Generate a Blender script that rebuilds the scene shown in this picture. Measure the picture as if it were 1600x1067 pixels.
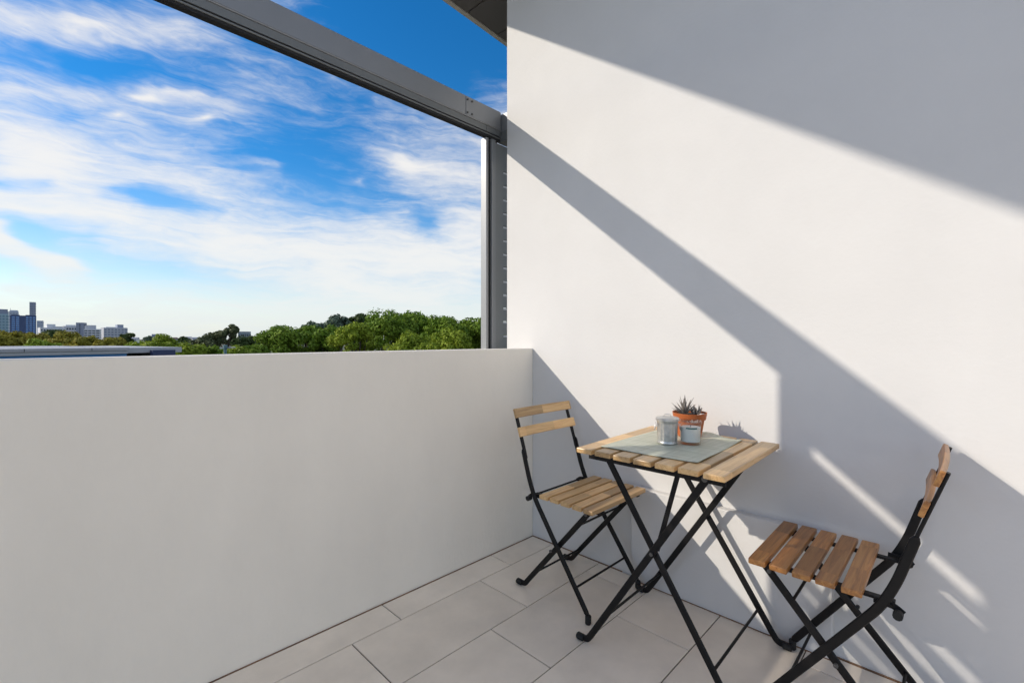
import bpy, bmesh, math, random
import numpy as np
from mathutils import Vector, Matrix

for o in list(bpy.data.objects): bpy.data.objects.remove(o, do_unlink=True)
SC = bpy.context.scene
COL = SC.collection
R = math.radians

# ------------------------------------------------------------------ camera
CAM = Vector((1.7636, -1.8876, 1.10)); YAW = R(43.290); FPX = 720.57; CX = 829.83; CY = 529.23
FW = Vector((-math.sin(YAW), math.cos(YAW), 0)); RT = Vector((math.cos(YAW), math.sin(YAW), 0))
cd = bpy.data.cameras.new('camera'); cam = bpy.data.objects.new('camera', cd); COL.objects.link(cam)
cam.location = CAM; cam.rotation_euler = (R(90), 0, YAW)
cd.sensor_width = 36; cd.lens = FPX / 1600 * 36
cd.shift_x = -(CX - 800) / 1600; cd.shift_y = -(533.5 - CY) / 1600
cd.clip_start = 0.02; cd.clip_end = 20000
SC.camera = cam

# ------------------------------------------------------------------ light
LIGHT = Vector((0.75, 1.0, -0.627)).normalized()
SUN_EL = math.asin(-LIGHT.z); SUN_AZ = math.atan2(-LIGHT.x, -LIGHT.y)     # azimuth from +Y towards +X
sd = bpy.data.lights.new('sun', 'SUN'); sd.energy = 2.0; sd.angle = R(0.53); sd.color = (1, .995, .99)
sun = bpy.data.objects.new('sun', sd); COL.objects.link(sun)
sun.rotation_euler = LIGHT.to_track_quat('-Z', 'Y').to_euler(); sun.location = (-8, -10, 8)
SC.view_settings.view_transform = 'Standard'; SC.view_settings.look = 'None'
SC.view_settings.gamma = 1; SC.view_settings.use_curve_mapping = False
SC.view_settings.exposure = 0.64
SC.view_settings.use_white_balance = True; SC.view_settings.white_balance_temperature = 7700; SC.view_settings.white_balance_tint = 10
SC.render.engine = 'CYCLES'
SC.cycles.caustics_reflective = False; SC.cycles.caustics_refractive = False; SC.cycles.max_bounces = 7; SC.cycles.diffuse_bounces = 4; SC.cycles.use_adaptive_sampling = True; SC.cycles.adaptive_threshold = .025

def az_el(px, py):
    d = FW + RT * ((px - CX) / FPX) - Vector((0, 0, 1)) * ((py - CY) / FPX); d.normalize()
    return math.atan2(d.dot(RT), d.dot(FW)), math.asin(d.z)

def build_world():
    w = bpy.data.worlds.new('World'); SC.world = w; w.use_nodes = True
    nt = w.node_tree; N = nt.nodes; L = nt.links; N.clear()
    def nd(t, **k):
        n = N.new(t)
        for a, b in k.items(): setattr(n, a, b)
        return n
    def plug(s, v):
        if isinstance(v, bpy.types.NodeSocket): L.new(v, s)
        else: s.default_value = v
    def ma(op, a, b=0.0, c=None):
        n = nd('ShaderNodeMath', operation=op); plug(n.inputs[0], a); plug(n.inputs[1], b)
        if c is not None: plug(n.inputs[2], c)
        return n.outputs[0]
    def vm(op, a, b):
        n = nd('ShaderNodeVectorMath', operation=op); plug(n.inputs[0], a); plug(n.inputs[1], b)
        return n.outputs['Value'] if op == 'DOT_PRODUCT' else n.outputs[0]
    sky = nd('ShaderNodeTexSky', sky_type='NISHITA'); sky.sun_disc = False
    sky.sun_elevation = SUN_EL; sky.sun_rotation = SUN_AZ
    sky.air_density = 1.0; sky.dust_density = 0.3; sky.ozone_density = 2.5; sky.altitude = 50
    hs = nd('ShaderNodeHueSaturation'); hs.inputs['Saturation'].default_value = 1.5; hs.inputs['Value'].default_value = .84
    hs.inputs['Hue'].default_value = 0.5
    tn = nd('ShaderNodeMix', data_type='RGBA', blend_type='MULTIPLY'); tn.inputs['Factor'].default_value = 1; tn.inputs['B'].default_value = (.96, .94, 1.03, 1)
    L.new(sky.outputs[0], tn.inputs['A']); L.new(tn.outputs['Result'], hs.inputs['Color'])
    tc = nd('ShaderNodeTexCoord'); D = tc.outputs['Generated']
    X = vm('DOT_PRODUCT', D, tuple(RT)); Y = vm('DOT_PRODUCT', D, tuple(FW)); Z = vm('DOT_PRODUCT', D, (0, 0, 1))
    az = ma('ARCTAN2', X, Y); el = ma('ARCSINE', Z)
    cb = nd('ShaderNodeCombineXYZ'); L.new(az, cb.inputs[0]); L.new(el, cb.inputs[1]); P0 = cb.outputs[0]
    def noise(vec, sx, sy, rot, scale, detail, rough, dist=0.0, off=(0, 0, 0)):
        mp = nd('ShaderNodeMapping'); mp.inputs['Scale'].default_value = (sx, sy, 1); mp.inputs['Rotation'].default_value = (0, 0, rot)
        mp.inputs['Location'].default_value = off
        L.new(vec, mp.inputs['Vector'])
        n = nd('ShaderNodeTexNoise'); n.inputs['Scale'].default_value = scale; n.inputs['Detail'].default_value = detail
        n.inputs['Roughness'].default_value = rough; n.inputs['Distortion'].default_value = dist
        L.new(mp.outputs[0], n.inputs['Vector'])
        return n
    wn = noise(P0, 1, 2.0, .1, 5.5, 3, .55)
    w1 = vm('SUBTRACT', wn.outputs['Color'], (.5, .5, .5)); w2 = vm('MULTIPLY', w1, (.22, .075, 0))
    P = vm('ADD', P0, w2)
    feats = [ # x0,y0,x1,y1,half width(px),amplitude
        (-60, 12, 300, 66, 13, .60), (300, 70, 470, 130, 10, .30), (-40, 128, 190, 142, 16, .20),
        (-160, 225, 190, 235, 55, .55), (-80, 315, 190, 335, 20, .45), (150, 262, 420, 300, 24, .30), (190, 355, 470, 395, 30, .60), (420, 405, 640, 412, 36, .50),
        (560, 420, 820, 400, 40, .5), (700, 345, 830, 330, 45, .25), (610, 330, 680, 322, 12, .2), (380, 262, 460, 268, 10, .55), (600, 430, 690, 400, 12, .2),
        (-60, 345, 60, 392, 11, .85), (30, 388, 160, 428, 11, .95), (430, 428, 730, 478, 7, .40),
        (215, 139, 290, 143, 6, .6), (205, 179, 258, 182, 5, .5), (300, 178, 342, 176, 5, .45), (230, 195, 300, 188, 5, .2),
        (585, 245, 720, 262, 9, .80), (528, 276, 570, 272, 4, .45), (600, 290, 750, 282, 14, .30),
        (480, 20, 860, 30, 50, -1.15), (560, -60, 900, 0, 60, -.6), (-60, 78, 330, 100, 20, -.62), (-80, -30, 330, -10, 30, -.5), (10, 165, 220, 185, 16, -.38), (300, 70, 520, 60, 25, -.4), (360, 180, 620, 225, 40, -.33),
        (330, 235, 560, 290, 34, -.68), (540, 300, 740, 305, 20, -.42), (200, 305, 312, 316, 10, -.75), (640, 343, 712, 348, 12, -.55), (0, 354, 130, 372, 14, -.95), (130, 408, 400, 432, 18, -.62), (-20, 277, 60, 280, 8, -.4), (-40, 420, 60, 430, 14, -.5),
        (360, 120, 700, 160, 40, -.08), (-300, 512, 1100, 512, 30, .22)]
    tot = None
    for (x0, y0, x1, y1, hw, amp) in feats:
        a0, e0 = az_el(x0, y0); a1, e1 = az_el(x1, y1)
        c = Vector(((a0 + a1) / 2, (e0 + e1) / 2, 0)); d = Vector((a1 - a0, e1 - e0, 0)); ln = d.length / 2 * 1.1; ax = d.normalized()
        nn = Vector((-ax.y, ax.x, 0)); wd = hw / FPX * math.cos(c.x) * 1.15
        mp = nd('ShaderNodeMapping', vector_type='TEXTURE'); mp.inputs['Location'].default_value = c; mp.inputs['Rotation'].default_value = (0, 0, math.atan2(ax.y, ax.x))
        mp.inputs['Scale'].default_value = (ln * 1.75, wd * 2.6, 1); L.new(P, mp.inputs['Vector'])
        gr = nd('ShaderNodeTexGradient', gradient_type='QUADRATIC_SPHERE'); L.new(mp.outputs[0], gr.inputs['Vector']); g = gr.outputs['Fac']; amp *= 1.35 if amp > 0 else 1.6
        tot = ma('MULTIPLY_ADD', g, amp, 0.0) if tot is None else ma('MULTIPLY_ADD', g, amp, tot)
    n1 = noise(P, 1.0, 4.2, .10, 3.0, 6, .58, .4).outputs['Fac']
    n2 = noise(P, 1.0, 9.0, .14, 6.5, 6, .62, .5, (3, 1, 0)).outputs['Fac']
    n3 = noise(P0, 1.0, 3.0, .12, 22, 4, .65, .4, (7, 2, 0)).outputs['Fac']
    base = ma('MULTIPLY_ADD', ma('SUBTRACT', n1, .5), 0.95, .55)
    den = ma('ADD', tot, base); den = ma('MULTIPLY_ADD', ma('SUBTRACT', n2, .5), 1.15, den); den = ma('MULTIPLY_ADD', ma('SUBTRACT', n3, .5), .60, den)
    mr = nd('ShaderNodeMapRange', interpolation_type='SMOOTHERSTEP'); L.new(den, mr.inputs['Value'])
    mr.inputs['From Min'].default_value = -.30; mr.inputs['From Max'].default_value = 1.42; mr.inputs['To Max'].default_value = .90
    # thin clouds: their own brightness varies a little with thickness
    cr = nd('ShaderNodeMix', data_type='RGBA'); L.new(mr.outputs[0], cr.inputs['Factor'])
    cr.inputs['A'].default_value = (3.4, 3.75, 4.4, 1); cr.inputs['B'].default_value = (3.95, 4.15, 4.5, 1)
    mx = nd('ShaderNodeMix', data_type='RGBA'); L.new(mr.outputs[0], mx.inputs['Factor'])
    L.new(hs.outputs[0], mx.inputs['A']); L.new(cr.outputs['Result'], mx.inputs['B'])
    bg = nd('ShaderNodeBackground'); bg.inputs['Strength'].default_value = 0.15; pass
    # pale air towards the horizon, the same all round
    hz = ma('POWER', 2.718, ma('MULTIPLY', ma('MAXIMUM', el, 0.0), -9.0)); hz = ma('MULTIPLY', hz, .80)
    mh = nd('ShaderNodeMix', data_type='RGBA'); L.new(hz, mh.inputs['Factor']); L.new(mx.outputs['Result'], mh.inputs['A']); mh.inputs['B'].default_value = (2.7, 3.45, 4.3, 1)
    L.new(mh.outputs['Result'], bg.inputs['Color'])
    w.cycles.sampling_method = 'MANUAL'; w.cycles.sample_map_resolution = 256
    out = nd('ShaderNodeOutputWorld'); L.new(bg.outputs[0], out.inputs['Surface'])
build_world()

# ------------------------------------------------------------------ helpers
MATS = {}
def mat(name, col, rough=.6, metal=0.0, var=0.0, vscale=8.0, bump=0.0, bscale=60.0, spec=.5, col2=None, randv=0.0, stretch=(1, 1, 1), **kw):
    if name in MATS: return MATS[name]
    m = bpy.data.materials.new(name); m.use_nodes = True; nt = m.node_tree; N = nt.nodes; L = nt.links
    b = N['Principled BSDF']; b.inputs['Base Color'].default_value = (*col, 1); b.inputs['Roughness'].default_value = rough
    b.inputs['Metallic'].default_value = metal; b.inputs['Specular IOR Level'].default_value = spec
    for k, v in kw.items(): b.inputs[k.replace('_', ' ')].default_value = v
    if var or bump or col2 or randv:
        tc = N.new('ShaderNodeTexCoord'); mp = N.new('ShaderNodeMapping'); L.new(tc.outputs['Object'], mp.inputs[0]); mp.inputs['Scale'].default_value = stretch
        oi = N.new('ShaderNodeObjectInfo'); ad = N.new('ShaderNodeVectorMath'); ad.operation = 'MULTIPLY_ADD'
        L.new(oi.outputs['Random'], ad.inputs[0]); ad.inputs[1].default_value = (37, 19, 53) if randv else (0, 0, 0); L.new(mp.outputs[0], ad.inputs[2])
        V = ad.outputs[0]
    if var or col2 or randv:
        n = N.new('ShaderNodeTexNoise'); n.inputs['Scale'].default_value = vscale; n.inputs['Detail'].default_value = 7; n.inputs['Roughness'].default_value = .6; L.new(V, n.inputs['Vector'])
        mx = N.new('ShaderNodeMix'); mx.data_type = 'RGBA'
        c2 = col2 if col2 else tuple(c * (1 - var) for c in col); c1 = col if col2 else tuple(min(1, c * (1 + var)) for c in col)
        mr = N.new('ShaderNodeMapRange'); mr.inputs['From Min'].default_value = .3; mr.inputs['From Max'].default_value = .7
        L.new(n.outputs['Fac'], mr.inputs['Value']); L.new(mr.outputs[0], mx.inputs['Factor'])
        mx.inputs['A'].default_value = (*c1, 1); mx.inputs['B'].default_value = (*c2, 1)
        c = mx.outputs['Result']
        if randv:
            hv = N.new('ShaderNodeHueSaturation'); r2 = N.new('ShaderNodeMapRange'); r2.inputs['To Min'].default_value = 1 - randv; r2.inputs['To Max'].default_value = 1 + randv
            L.new(oi.outputs['Random'], r2.inputs['Value']); L.new(r2.outputs[0], hv.inputs['Value']); L.new(c, hv.inputs['Color']); c = hv.outputs[0]
        L.new(c, b.inputs['Base Color'])
    if bump:
        n2 = N.new('ShaderNodeTexNoise'); n2.inputs['Scale'].default_value = bscale; n2.inputs['Detail'].default_value = 5; L.new(V, n2.inputs['Vector'])
        bp = N.new('ShaderNodeBump'); bp.inputs['Strength'].default_value = bump; bp.inputs['Distance'].default_value = .01
        L.new(n2.outputs['Fac'], bp.inputs['Height']); L.new(bp.outputs[0], b.inputs['Normal'])
    MATS[name] = m; return m

class MB:
    def __init__(s): s.v = []; s.f = []
    def add(s, vs, fs):
        o = len(s.v); s.v += [tuple(v) for v in vs]; s.f += [tuple(i + o for i in f) for f in fs]; return s
    def box(s, x0, x1, y0, y1, z0, z1):
        return s.add([(x0, y0, z0), (x1, y0, z0), (x1, y1, z0), (x0, y1, z0), (x0, y0, z1), (x1, y0, z1), (x1, y1, z1), (x0, y1, z1)],
              [(0, 3, 2, 1), (4, 5, 6, 7), (0, 1, 5, 4), (1, 2, 6, 5), (2, 3, 7, 6), (3, 0, 4, 7)])
    def sweep(s, path, w, t, nrm):
        """flat bar with rounded corners swept along a path lying in the plane whose normal is nrm; w, t may be lists"""
        path = [Vector(q) for q in path]; nrm = Vector(nrm).normalized(); n = len(path); rings = []
        for i, q in enumerate(path):
            d = (path[min(i + 1, n - 1)] - path[max(i - 1, 0)]).normalized(); side = nrm.cross(d).normalized()
            if 0 < i < n - 1:
                k = (path[i + 1] - q).normalized().dot(d); k = 1 / max(k, .6)
            else: k = 1
            ww = (w[i] if isinstance(w, (list, tuple)) else w) / 2; tt = (t[i] if isinstance(t, (list, tuple)) else t) / 2
            c = min(ww, tt) * .55
            rings.append([q + side * (a * k) + nrm * b for a, b in ((ww, tt - c), (ww - c, tt), (-ww + c, tt), (-ww, tt - c), (-ww, -tt + c), (-ww + c, -tt), (ww - c, -tt), (ww, -tt + c))])
        vs = [p for r in rings for p in r]; fs = []
        for i in range(n - 1):
            for j in range(8): a = i * 8 + j; b = i * 8 + (j + 1) % 8; fs.append((a, b, b + 8, a + 8))
        fs.append(tuple(reversed(range(8)))); fs.append(tuple((n - 1) * 8 + j for j in range(8)))
        return s.add(vs, fs)
    def tube(s, path, r, seg=10):
        path = [Vector(q) for q in path]; n = len(path); vs = []; fs = []
        up = None
        for i, q in enumerate(path):
            d = (path[min(i + 1, n - 1)] - path[max(i - 1, 0)]).normalized()
            if up is None: up = Vector((0, 0, 1)) if abs(d.z) < .9 else Vector((1, 0, 0))
            a = d.cross(up).normalized(); b = a.cross(d).normalized(); up = b
            rr = r[i] if isinstance(r, (list, tuple)) else r
            for j in range(seg):
                th = 2 * math.pi * j / seg; vs.append(q + a * (rr * math.cos(th)) + b * (rr * math.sin(th)))
        for i in range(n - 1):
            for j in range(seg): a = i * seg + j; b = i * seg + (j + 1) % seg; fs.append((a, b, b + seg, a + seg))
        fs.append(tuple(reversed(range(seg)))); fs.append(tuple((n - 1) * seg + j for j in range(seg)))
        return s.add(vs, fs)
    def lathe(s, prof, seg=40, wob=None):
        vs = []; fs = []; n = len(prof)
        for i, (r, z) in enumerate(prof):
            for j in range(seg):
                th = 2 * math.pi * j / seg; rr = r + (wob(i, j) if wob else 0); vs.append((rr * math.cos(th), rr * math.sin(th), z))
        for i in range(n - 1):
            for j in range(seg): a = i * seg + j; b = i * seg + (j + 1) % seg; fs.append((a, b, b + seg, a + seg))
        if prof[0][0] > 1e-4: fs.append(tuple(reversed(range(seg))))
        if prof[-1][0] > 1e-4: fs.append(tuple((n - 1) * seg + j for j in range(seg)))
        return s.add(vs, fs)
    def mesh(s, name, m, smooth=False):
        me = bpy.data.meshes.new(name); me.from_pydata(s.v, [], s.f); me.validate(); me.update()
        if m: me.materials.append(m)
        if smooth:
            for q in me.polygons: q.use_smooth = True
        return me
    def build(s, name, m, parent=None, smooth=False, loc=(0, 0, 0), bevel=0.0, angle=None):
        me = s.mesh(name, m, smooth)
        if bevel:
            bm = bmesh.new(); bm.from_mesh(me)
            bmesh.ops.recalc_face_normals(bm, faces=bm.faces)
            es = [e for e in bm.edges if len(e.link_faces) == 2 and e.calc_face_angle(0) > .5]
            bmesh.ops.bevel(bm, geom=es, offset=bevel, segments=2, affect='EDGES', profile=.5); bm.to_mesh(me); bm.free()
        if smooth and angle: me.set_sharp_from_angle(angle=R(angle))
        return link(name, me, parent, loc)
def link(name, me, parent=None, loc=(0, 0, 0), rot=(0, 0, 0)):
    o = bpy.data.objects.new(name, me); COL.objects.link(o); o.location = loc; o.rotation_euler = rot
    if parent: o.parent = parent
    return o
def tag(o, label=None, cat=None, group=None, kind=None):
    if label: o['label'] = label
    if cat: o['category'] = cat
    if group: o['group'] = group
    if kind: o['kind'] = kind
    return o
def empty(name, loc, rz=0.0, label=None, cat=None, group=None):
    o = bpy.data.objects.new(name, None); COL.objects.link(o); o.location = loc; o.rotation_euler = (0, 0, rz); o.empty_display_size = .1
    return tag(o, label, cat, group)
def at(px, py, d):
    """world point seen at photo pixel (px, py) at forward distance d"""
    return CAM + FW * d + RT * (d * (px - CX) / FPX) - Vector((0, 0, 1)) * (d * (py - CY) / FPX)
def fillet(path, r, n=5):
    path = [Vector(q) for q in path]; out = [path[0]]
    for i in range(1, len(path) - 1):
        a = (path[i - 1] - path[i]); b = (path[i + 1] - path[i]); k = min(r, a.length * .45, b.length * .45)
        p0 = path[i] + a.normalized() * k; p1 = path[i] + b.normalized() * k
        for j in range(n + 1):
            t = j / n; out.append(p0 * (1 - t) ** 2 + path[i] * 2 * t * (1 - t) + p1 * t * t)
    out.append(path[-1]); return out

# ------------------------------------------------------------------ materials
WHITE = mat('white_render', (.675, .665, .655), .75, var=.035, vscale=2.2, bump=.07, bscale=70)
PARA = mat('cream_render', (.91, .85, .755), .75, var=.05, vscale=1.8, bump=.14, bscale=70, stretch=(1, 1, .5))
TILE = mat('porcelain_tile', (.86, .755, .635), .28, var=.085, vscale=6, bump=.02, bscale=90, randv=.06)
GROUT = mat('grout', (.10, .075, .055), .9, var=.2, vscale=20)
STAIN = mat('stained_sealant', (.24, .13, .07), .8, var=.55, vscale=9)
STEEL = mat('black_powder_coat', (.006, .0055, .006), .48, spec=.28)
RUBBER = mat('black_rubber', (.010, .010, .010), .75)
ALU = mat('silver_paint', (.245, .255, .265), .40, metal=.35, var=.04, vscale=3)
ALUD = mat('silver_paint_dull', (.17, .18, .18), .5, metal=.3, var=.05, vscale=3)
ALUL = mat('anodised_edge', (.33, .335, .34), .38, metal=.4)
ALUP = mat('grey_post_paint', (.30, .305, .295), .5, metal=.2, var=.05, vscale=3)
TABM = mat('sunlit_slot_white', (.80, .80, .80), .5)  # white carries the sunlight on the slot edges
DARK = mat('near_black', (.015, .015, .016), .8)  # near-black for grooves, joints, roof deck, rear wall and wick
BOLT = mat('bolt_steel', (.12, .12, .12), .45, metal=.7)
SOFF = mat('charcoal_soffit', (.14, .13, .13), .6, var=.06, vscale=3)
FASC = mat('fascia_paint', (.55, .52, .48), .6, var=.04)
def wood_mat(name, c1, c2, c3):
    m = bpy.data.materials.new(name); m.use_nodes = True; nt = m.node_tree; N = nt.nodes; L = nt.links; b = N['Principled BSDF']
    tc = N.new('ShaderNodeTexCoord'); oi = N.new('ShaderNodeObjectInfo')
    ad = N.new('ShaderNodeVectorMath'); ad.operation = 'MULTIPLY_ADD'; L.new(oi.outputs['Random'], ad.inputs[0]); ad.inputs[1].default_value = (31, 17, 43); L.new(tc.outputs['Object'], ad.inputs[2])
    # finger-jointed lengths: cell id along the slat (local y)
    sx = N.new('ShaderNodeSeparateXYZ'); L.new(ad.outputs[0], sx.inputs[0])
    fl = N.new('ShaderNodeMath'); fl.operation = 'MULTIPLY'; fl.inputs[1].default_value = 5.2; L.new(sx.outputs['Y'], fl.inputs[0])
    f2 = N.new('ShaderNodeMath'); f2.operation = 'FLOOR'; L.new(fl.outputs[0], f2.inputs[0])
    wn = N.new('ShaderNodeTexWhiteNoise'); wn.noise_dimensions = '1D'; L.new(f2.outputs[0], wn.inputs['W'])
    of = N.new('ShaderNodeVectorMath'); of.operation = 'MULTIPLY_ADD'; L.new(wn.outputs['Value'], of.inputs[0]); of.inputs[1].default_value = (9, 0, 5); L.new(ad.outputs[0], of.inputs[2])
    mp = N.new('ShaderNodeMapping'); mp.inputs['Scale'].default_value = (55, 3.2, 55); L.new(of.outputs[0], mp.inputs[0])
    n = N.new('ShaderNodeTexNoise'); n.inputs['Scale'].default_value = 1.3; n.inputs['Detail'].default_value = 8; n.inputs['Roughness'].default_value = .65; n.inputs['Distortion'].default_value = .7; L.new(mp.outputs[0], n.inputs['Vector'])
    r = N.new('ShaderNodeValToRGB'); r.color_ramp.elements[0].position = .30; r.color_ramp.elements[0].color = (*c1, 1); r.color_ramp.elements[1].position = .72; r.color_ramp.elements[1].color = (*c3, 1)
    e = r.color_ramp.elements.new(.5); e.color = (*c2, 1); L.new(n.outputs['Fac'], r.inputs[0])
    hv = N.new('ShaderNodeHueSaturation'); mr = N.new('ShaderNodeMapRange'); mr.inputs['To Min'].default_value = .58; mr.inputs['To Max'].default_value = 1.28; L.new(wn.outputs['Value'], mr.inputs['Value'])
    L.new(mr.outputs[0], hv.inputs['Value']); L.new(r.outputs[0], hv.inputs['Color'])
    # end grain is darker
    L.new(hv.outputs[0], b.inputs['Base Color']); b.inputs['Roughness'].default_value = .34; b.inputs['Specular IOR Level'].default_value = .6
    bp = N.new('ShaderNodeBump'); bp.inputs['Strength'].default_value = .12; bp.inputs['Distance'].default_value = .002; L.new(n.outputs['Fac'], bp.inputs['Height']); L.new(bp.outputs[0], b.inputs['Normal'])
    return m
WOOD = wood_mat('acacia_shaded', (.23, .082, .022), (.46, .190, .052), (.62, .30, .095))  # same acacia, shade on the right chair put into a darker colour
WOODL = wood_mat('acacia_lit', (.46, .255, .105), (.67, .41, .185), (.77, .52, .26))  # lit copy of the same acacia, for table and left chair

# ------------------------------------------------------------------ the setting: ground, floor
GZ = -11.0
def ground():
    mb = MB(); n = 64; ring = [0, 60, 200, 800, 3000, 12000]
    vs = [(0, 0, 0)]; fs = []
    for r in ring[1:]:
        for j in range(n): t = 2 * math.pi * j / n; vs.append((r * math.cos(t), r * math.sin(t), 0))
    for j in range(n): fs.append((0, 1 + j, 1 + (j + 1) % n))
    for k in range(len(ring) - 2):
        for j in range(n): a = 1 + k * n + j; b = 1 + k * n + (j + 1) % n; fs.append((a, a + n, b + n, b))
    mb.add(vs, fs)
    o = mb.build('ground', mat('suburb_ground', (.07, .085, .04), .95, col2=(.12, .11, .09), vscale=.02), loc=(0, 0, GZ)); tag(o, kind='structure')
ground()
TX0, TW, TY0, TL = .1520, .3003, -.3184, .6006
def floor():
    f = MB().box(.002, 7.5, -8, -.002, -.30, -.0045).build('balcony_floor', GROUT); tag(f, kind='structure')
    g = .0021; cache = {}
    XM, YM = 3.2, -3.9
    r = 0; x0 = .004
    while x0 < XM:
        x1 = TX0 + r * TW
        off = TY0 - (r % 3) * TL / 3
        ys = [off + k * TL for k in range(4, -9, -1)]
        for a, b in zip(ys[:-1], ys[1:]):
            ya, yb = min(a, -.006), b
            if ya - yb < .02 or ya < YM: continue
            w, l = x1 - x0 - 2 * g, ya - yb - 2 * g
            key = (round(w, 4), round(l, 4))
            if key not in cache:
                mb = MB().box(-w / 2, w / 2, -l / 2, l / 2, -.012, 0); me = mb.mesh('tile', TILE)
                bm = bmesh.new(); bm.from_mesh(me); es = [e for e in bm.edges if all(v.co.z > -.001 for v in e.verts)]
                bmesh.ops.bevel(bm, geom=es, offset=.0014, segments=1, affect='EDGES'); bm.to_mesh(me); bm.free(); cache[key] = me
            link('tile', cache[key], f, ((x0 + x1) / 2, (ya + yb) / 2, random.uniform(-.0004, .0003)))
        x0 = x1; r += 1
    MB().box(TX0 + 11 * TW, 7.5, -8, -.006, -.004, -.0003).build('far_tiles', TILE, f); MB().box(.004, TX0 + 11 * TW - .003, -8, -4.6, -.004, -.0003).build('far_tiles', TILE, f)  # floor carried on out of view, added to bounce light onto the parapet
    MB().box(.0005, .0042, -4, -.0005, -.004, .0012).build('sealant_joint', STAIN, f)
    MB().box(.0045, .58, -.0045, -.0006, -.004, .0012).build('sealant_joint', STAIN, f)
    MB().box(1.44, 3.2, -.0062, -.0006, -.004, .003).build('sealant_joint', STAIN, f)
random.seed(4); floor()

# ------------------------------------------------------------------ walls
WE = -.2113
def walls():
    w = MB().box(WE, 7.5, 0, .22, -.3, 3.36).build('side_wall', WHITE, bevel=.003)
    tag(w, 'tall white rendered wall crossed by diagonal shadows, right of the parapet', 'wall')
    b = MB()   # low boxed-out panel at the wall's foot: slightly uneven face
    b.box(.645, 1.432, -.034, .02, -.004, .424).build('boxed_panel', WHITE, w, bevel=.005)
    MB().box(.65, 1.43, -.0385, -.0345, -.004, .0022).build('sealant_joint', STAIN, w)
    HP = 1.047
    p = MB().add([(-.40, -8, -.3), (0, -8, -.3), (0, -.0005, -.3), (-.40, -.0005, -.3), (-.40, -8, HP - .0090), (0, -8, HP), (0, -.0005, HP), (-.40, -.0005, HP - .0090)], [(0, 3, 2, 1), (4, 5, 6, 7), (0, 1, 5, 4), (1, 2, 6, 5), (2, 3, 7, 6), (3, 0, 4, 7)]).build('parapet_wall', PARA, bevel=.004)
    tag(p, 'low cream rendered parapet wall along the left side of the balcony', 'wall')
    MB().box(-.40, WE - .002, -.0004, .6, -.3, HP - .0105).build('parapet_return', PARA, p)
walls()

# ------------------------------------------------------------------ roof eave above
def roof():
    ex, ey, ez = -.766, 0.0, 3.3415           # edge point at y = 0
    kx, kz = .1243, -.18                      # edge direction per metre of y
    root = empty('roof_eave', (ex, ey, ez), 0, 'charcoal panelled roof eave above the top of the white wall', 'roof')
    p = .25; g = .010; k0 = 7
    def strip(y0, y1, x0, x1, z0, z1):
        # x measured inward from the sloping edge
        vs = []
        for z in (z0, z1):
            for (x, y) in ((x0, y0), (x1, y0), (x1, y1), (x0, y1)): vs.append((x + kx * y, y, z + kz * y))
        return MB().add(vs, [(0, 3, 2, 1), (4, 5, 6, 7), (0, 1, 5, 4), (1, 2, 6, 5), (2, 3, 7, 6), (3, 0, 4, 7)])
    for k in range(-24, k0):
        y0 = .11 + k * p
        strip(y0 + g / 2, y0 + p - g / 2, .036, 1.34, .004, .02).build('soffit_panel', SOFF, root)
    ya, yb = .11 - 24 * p, .11 + k0 * p
    strip(ya, yb, .034, 1.36, .021, .16).build('roof_deck', DARK, root)
    strip(ya, yb, 0, .033, 0, .18).build('fascia', FASC, root)
roof()

# ------------------------------------------------------------------ sliding screen track beam and post
def beam():
    root = empty('track_beam', (-.275, -1.5, 2.27), 0, 'long grey metal track beam running above the parapet to the wall', 'beam')
    fx = lambda x: -.31 + (x + .25) * .76 if x < WE - .005 else x
    fz = lambda z: 2.307 + (z - 2.27) * 1.041
    def B(x0, x1, y0, y1, z0, z1, n, m, bv=0.0): return MB().box(fx(x0) + .275, fx(x1) + .275, y0 + 1.55, y1 + 1.55, fz(z0) - 2.27, fz(z1) - 2.27).build(n, m, root, bevel=bv)
    Y0 = -5.4
    B(-.300, -.252, Y0, -.005, 2.330, 2.441, 'beam_body', ALU, .002)
    B(-.298, -.2475, Y0, -.2825, 2.3365, 2.4405, 'cover_plate', ALU, .0015)
    B(-.298, -.2475, -.2785, -.012, 2.3365, 2.4405, 'cover_plate', ALU, .0015)
    B(-.300, -.2440, Y0, -.012, 2.3300, 2.3345, 'ridge_bead', ALUL, .0015)
    B(-.296, -.2500, Y0, -.125, 2.2955, 2.3290, 'track_side', ALUD)
    B(-.296, -.2500, -.123, -.012, 2.2955, 2.3290, 'track_side', ALUD)
    B(-.294, -.2560, Y0, -.006, 2.2880, 2.2950, 'track_groove', DARK)
    B(-.300, -.2460, Y0, -.008, 2.2800, 2.2875, 'track_lip', ALUD, .002)
    B(-.296, -.2520, Y0, -.010, 2.2685, 2.2795, 'track_bottom', DARK)
    # end bracket fixed to the wall's end face
    B(-.296, WE - .001, .004, .10, 2.3300, 2.4350, 'end_bracket', ALU, .0015)
    B(-.290, WE - .001, -.003, .09, 2.2690, 2.3280, 'end_bracket', ALUD)
    def bolt(y, z, x=-.2475):
        mb = MB().tube([(0, 0, 0), (.005, 0, 0)], .0055, 8); mb.build('bolt', BOLT, root, loc=(fx(x) + .275, y + 1.55, fz(z) - 2.27))
    for y, z in ((-.268, 2.423), (-.268, 2.352), (-.235, 2.423), (-.235, 2.352)): bolt(y, z)
    bolt(.012, 2.41, WE - .012 - .035); bolt(.012, 2.37, WE - .012 - .035)
beam()
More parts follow.
